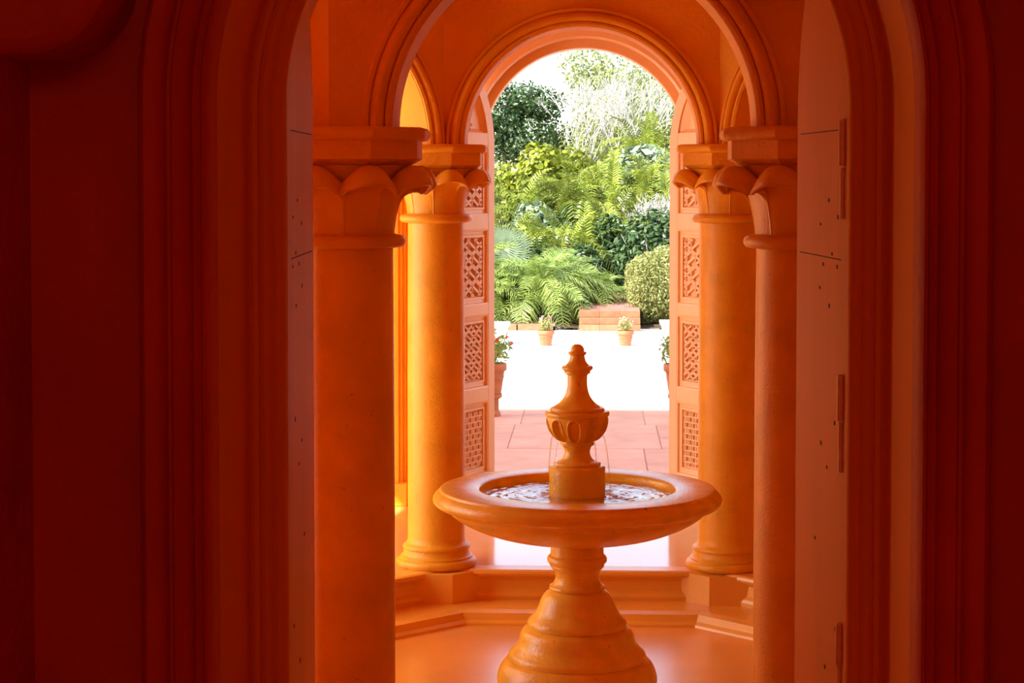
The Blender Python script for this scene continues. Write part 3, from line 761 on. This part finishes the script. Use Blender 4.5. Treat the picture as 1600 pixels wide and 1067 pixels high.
ar = [(775, 31.5, 0.55, 'yellow-green palm low at the left door edge'), (815, 32.2, 0.75, 'yellow-green palm above the fan leaf'),
      (860, 31.4, 0.6, 'yellow-green palm just above the feathery border'), (905, 31.9, 0.75, 'yellow-green palm left of the shaded gap'),
      (950, 32.6, 0.9, 'yellow-green palm arching over the shaded gap'), (790, 34.0, 1.15, 'tall yellow-green palm at left under the round-leaved bush'),
      (840, 34.5, 1.25, 'tall yellow-green palm left of centre under the round-leaved bush'), (890, 34.0, 1.2, 'tall yellow-green palm in the middle of the bank'),
      (935, 34.8, 1.35, 'tall yellow-green palm above the urn finial'), (985, 33.8, 1.2, 'tall yellow-green palm left of the bare grey shrub'),
      (1025, 34.6, 1.45, 'tall yellow-green palm at the right door edge'), (965, 36.5, 1.7, 'highest yellow-green palm right of centre'),
      (1010, 37.0, 1.8, 'highest yellow-green palm near the right arch edge'), (1065, 33.5, 1.1, 'yellow-green palm hidden behind the right door leaf'),
      (725, 33.0, 1.1, 'yellow-green palm hidden behind the left door leaf')]
for (pp, D, tr, lb) in ar:
    palm('areca_palm', lb, XP(pp, D), D, OUT+1.9*smoothstep(30, 46, D), areca, 26, 0.85, tr, 'palm', G2, (-0.2, 1.0))
# fan palm
def fan(label, x, y, z):
    t = thing('fan_palm', label, 'palm', (x, y, z))
    for k in range(7):
        b = MB(); a0 = R.uniform(-0.6, 0.6); h = R.uniform(0.75, 1.05); cx, cy = R.uniform(-.25, .25), R.uniform(-.1, .1)
        c = Vector((cx, cy, h)); b.tube([(0, 0, 0), (cx*.6, cy*.6, h*.6), c], 0.008, 5); n = 26
        for i in range(n):
            a = a0 + (-0.15+1.3*i/(n-1))*PI; r = 0.30*R.uniform(.9, 1.05)
            e = Vector((math.cos(a), -0.25, math.sin(a))); s_ = Vector((-math.sin(a), 0, math.cos(a)))*0.012
            b.add([c, c+e*r*.55-s_, c+e*r, c+e*r*.55+s_], [(0,1,2,3)])
        b.build('leaf', M_fan, t)
fan('pale fan palm at the left edge above the feathery border', XP(784, 30.2), 30.2, OUT+0.1)
# bushes, hedge and trees
def bush(name, label, cat, x, y, z, blobs, n, sz, m, rnd=False, trunk=None, group=None, barkm=None):
    t = thing(name, label, cat, (x, y, z), group=group)
    b = MB(); vol = sum(q[3]*q[5] for q in blobs)
    for (cx, cy, cz, rx, ry, rz) in blobs:
        leafcards(b, int(n*rx*rz/vol), rx, ry, rz, (cx, cy, cz), sz, 0.45, rnd)
    b.build('foliage', m, t)
    b = MB()
    for (cx, cy, cz, rx, ry, rz) in blobs:
        b.tube([(cx*0.2, cy*.2, -0.2), (cx*.6, cy*.6, cz*.6), (cx, cy, cz)], [0.05, 0.035, 0.02], 6)
        for k in range(5):
            a = R.uniform(0, 2*PI); b.tube([(cx, cy, cz-rz*.5), (cx+rx*.5*math.cos(a), cy+ry*.5*math.sin(a), cz), (cx+rx*.85*math.cos(a), cy+ry*.8*math.sin(a), cz+rz*.5)], [0.015, 0.01, 0.004], 5)
    b.build('branches', barkm or M_bark, t)
    return t
# right hedge: box shape
t = thing('clipped_hedge', 'clipped rounded hedge with pinkish tips right of the brick steps', 'hedge', (XP(1035, 28.6), 28.6, OUT+0.05))
b = MB()
for _ in range(17000):
    f = R.random(); sx, sy_, sz = 0.50, 0.55, 0.50
    p = Vector((R.uniform(-1, 1), R.uniform(-1, 1), R.uniform(-1, 1)))
    q = (abs(p.x)**2.8+abs(p.y)**2.8+abs(p.z)**2.8)**(1/2.8); p /= q; p *= R.uniform(0.86, 1.03)
    if p.z < -0.98: continue
    c = (p.x*sx*(1+0.06*math.sin(p.z*4+p.y*5)), p.y*sy_*(1+0.06*math.sin(p.x*6)), 0.50+p.z*sz + 0.04*math.sin(p.x*5+1)+0.03*math.sin(p.y*9))
    leafcards(b, 1, 0.012, 0.012, 0.012, c, 0.042)
b.build('foliage', M_hedge, t)
b = MB()
for k in range(12): 
    x_, y_ = R.uniform(-.35, .35), R.uniform(-.35, .35); b.tube([(x_*.6, y_*.6, -0.1), (x_*.8, y_*.8, 0.5), (x_*.8, y_*.8, 0.75)], [0.02, 0.014, 0.006], 5)
b.build('branches', M_stem, t)
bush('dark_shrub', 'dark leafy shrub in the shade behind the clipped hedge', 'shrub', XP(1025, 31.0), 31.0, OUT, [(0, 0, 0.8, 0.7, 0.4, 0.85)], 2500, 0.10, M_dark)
bush('dark_shrub', 'dark leafy shrub standing in for the shaded gap at the end of the brick path', 'shrub', XP(950, 31.9), 31.9, OUT+0.1, [(0, 0, 0.8, 0.38, 0.3, 0.62), (-.2, .1, .4, .4, .3, .5)], 3200, 0.085, M_dark)  # dark leaves added to make the shaded gap behind the steps
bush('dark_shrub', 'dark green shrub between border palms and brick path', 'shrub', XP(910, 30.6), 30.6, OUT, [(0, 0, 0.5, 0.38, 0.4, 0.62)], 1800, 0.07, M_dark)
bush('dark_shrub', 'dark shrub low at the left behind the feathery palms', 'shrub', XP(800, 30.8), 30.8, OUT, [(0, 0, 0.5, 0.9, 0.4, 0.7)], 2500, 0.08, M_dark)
G3 = 'round-leaved bushes on the bank'
for (pp, D, cz, lb) in ((795, 36.6, 1.35, 'round-leaved bush below the dark tree, leftmost'), (845, 36.4, 1.75, 'round-leaved bush right of the dark tree, lit yellow'),
                    (890, 36.8, 1.6, 'round-leaved bush beside the pale branching tree')):
    bush('round_leaved_bush', lb, 'bush', XP(pp, D), D, OUT+1.9*smoothstep(30, 46, D), [(0, 0, cz, 0.45, 0.4, 0.32), (-0.12, -0.15, cz-0.35, 0.45, 0.4, 0.35), (0, 0, cz*.4, 0.5, 0.4, 0.4)], 1500, 0.085, M_grape, True, group=G3)
bush('broad_leaf_shrub', 'blue-green broad-leaved shrub between the palms, left of centre', 'shrub', XP(835, 33.2), 33.0, OUT+0.1, [(0, 0, 1.15, 0.4, 0.3, 0.45)], 420, 0.16, M_fan)
bush('broad_leaf_shrub', 'blue-green broad-leaved shrub among the palms near the right arch edge', 'shrub', XP(1005, 35.4), 35.4, OUT+0.3, [(0, 0, 2.0, 0.5, 0.3, 0.4)], 420, 0.16, M_fan)
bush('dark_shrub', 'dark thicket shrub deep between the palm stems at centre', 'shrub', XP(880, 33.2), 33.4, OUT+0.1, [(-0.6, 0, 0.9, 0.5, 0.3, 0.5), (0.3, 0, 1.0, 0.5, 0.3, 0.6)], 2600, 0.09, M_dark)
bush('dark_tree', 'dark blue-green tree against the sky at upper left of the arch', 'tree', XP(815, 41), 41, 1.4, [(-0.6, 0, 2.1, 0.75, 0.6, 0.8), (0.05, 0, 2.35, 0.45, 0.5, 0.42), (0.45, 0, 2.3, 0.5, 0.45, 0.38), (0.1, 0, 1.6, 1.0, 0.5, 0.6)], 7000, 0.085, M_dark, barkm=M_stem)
def bare(label, x, y, z, h, n, spread, m=M_bark):
    t = thing('bare_shrub', label, 'shrub', (x, y, z), group='bare pale branching shrubs')
    b = MB()
    def grow(p, d, l, r, dep):
        q = p+d*l; b.tube([p, p.lerp(q, .5)+Vector((R.uniform(-.02,.02),)*3), q], [r, r*.85, r*.7], 4)
        if dep == 0: return
        for _ in range(3):
            nd = (d+Vector((R.uniform(-.7,.7), R.uniform(-.5,.5), R.uniform(-.3,.6)))).normalized(); grow(q, nd, l*R.uniform(.6,.85), r*.65, dep-1)
    for _ in range(n):
        grow(Vector((R.uniform(-.1,.1), R.uniform(-.1,.1), 0)), Vector((R.uniform(-spread,spread), R.uniform(-.3,.3), 1)).normalized(), h*.36, 0.022, 4)
    b.build('branches', m, t); return t
bare('white bare branching shrub at right edge above the clipped hedge', XP(1020, 32.2), 32.2, 0.7, 1.15, 5, 0.5)
bare('tall bare grey tree crown at right under the arch', XP(985, 37.5), 37.5, 1.3, 2.6, 5, 0.35)
bare('tall bare pale branches just right of the sky gap', XP(910, 38.5), 38.5, 1.5, 2.4, 4, 0.3)
G4 = 'pale green trees at the top of the bank'
for (pp, D, cz, rx, lb) in ((915, 41, 3.0, 0.75, 'pale green tree at the top centre of the arch'), (975, 40.5, 2.7, 0.8, 'pale green tree at the upper right of the arch'),
                        (1035, 40, 2.2, 0.8, 'pale green tree low at the right arch edge'), (945, 39.5, 1.8, 0.9, 'pale green tree behind the bare grey branches')):
    bush('pale_tree', lb, 'tree', XP(pp, D), D, 1.5, [(0, 0, cz, rx*.8, 0.5, 0.6), (0.2, 0, cz-.5, rx*.9, 0.5, 0.6), (0, 0, cz*.4, rx, .5, .8)], 3600, 0.075, M_pale, group=G4)
# far mixed greenery: continues to both sides for other viewpoints
for i, (x, D, h, lb) in enumerate(((-3.6, 34, 1.6, 'broad green thicket beyond the left door leaf, outside the doorway view'), (-6.5, 36, 1.9, 'far green thicket well left of the doorway view'),
                     (3.4, 34, 1.8, 'broad green thicket beyond the right door leaf, outside the doorway view'), (6.2, 36, 2.0, 'far green thicket well right of the doorway view'))):
    bush('thicket', lb, 'thicket', x, D, OUT, [(0, 0, h*.5, 1.7, .8, h*.6), (0.4, 0, h, 1.3, .8, h*.6)], 5000, 0.12, M_hedge)
bush('thicket', 'dense green thicket closing the view behind the palms', 'thicket', 0, 44, 1.9, [(-1.6, 0, 0.3, 1.5, .5, .9), (0, 0, 0.5, 1.5, .5, 1.0), (1.6, 0, 0.7, 1.5, .5, 1.3), (1.3, 0, 1.8, 1.4, .5, .9)], 12000, 0.11, M_pale)
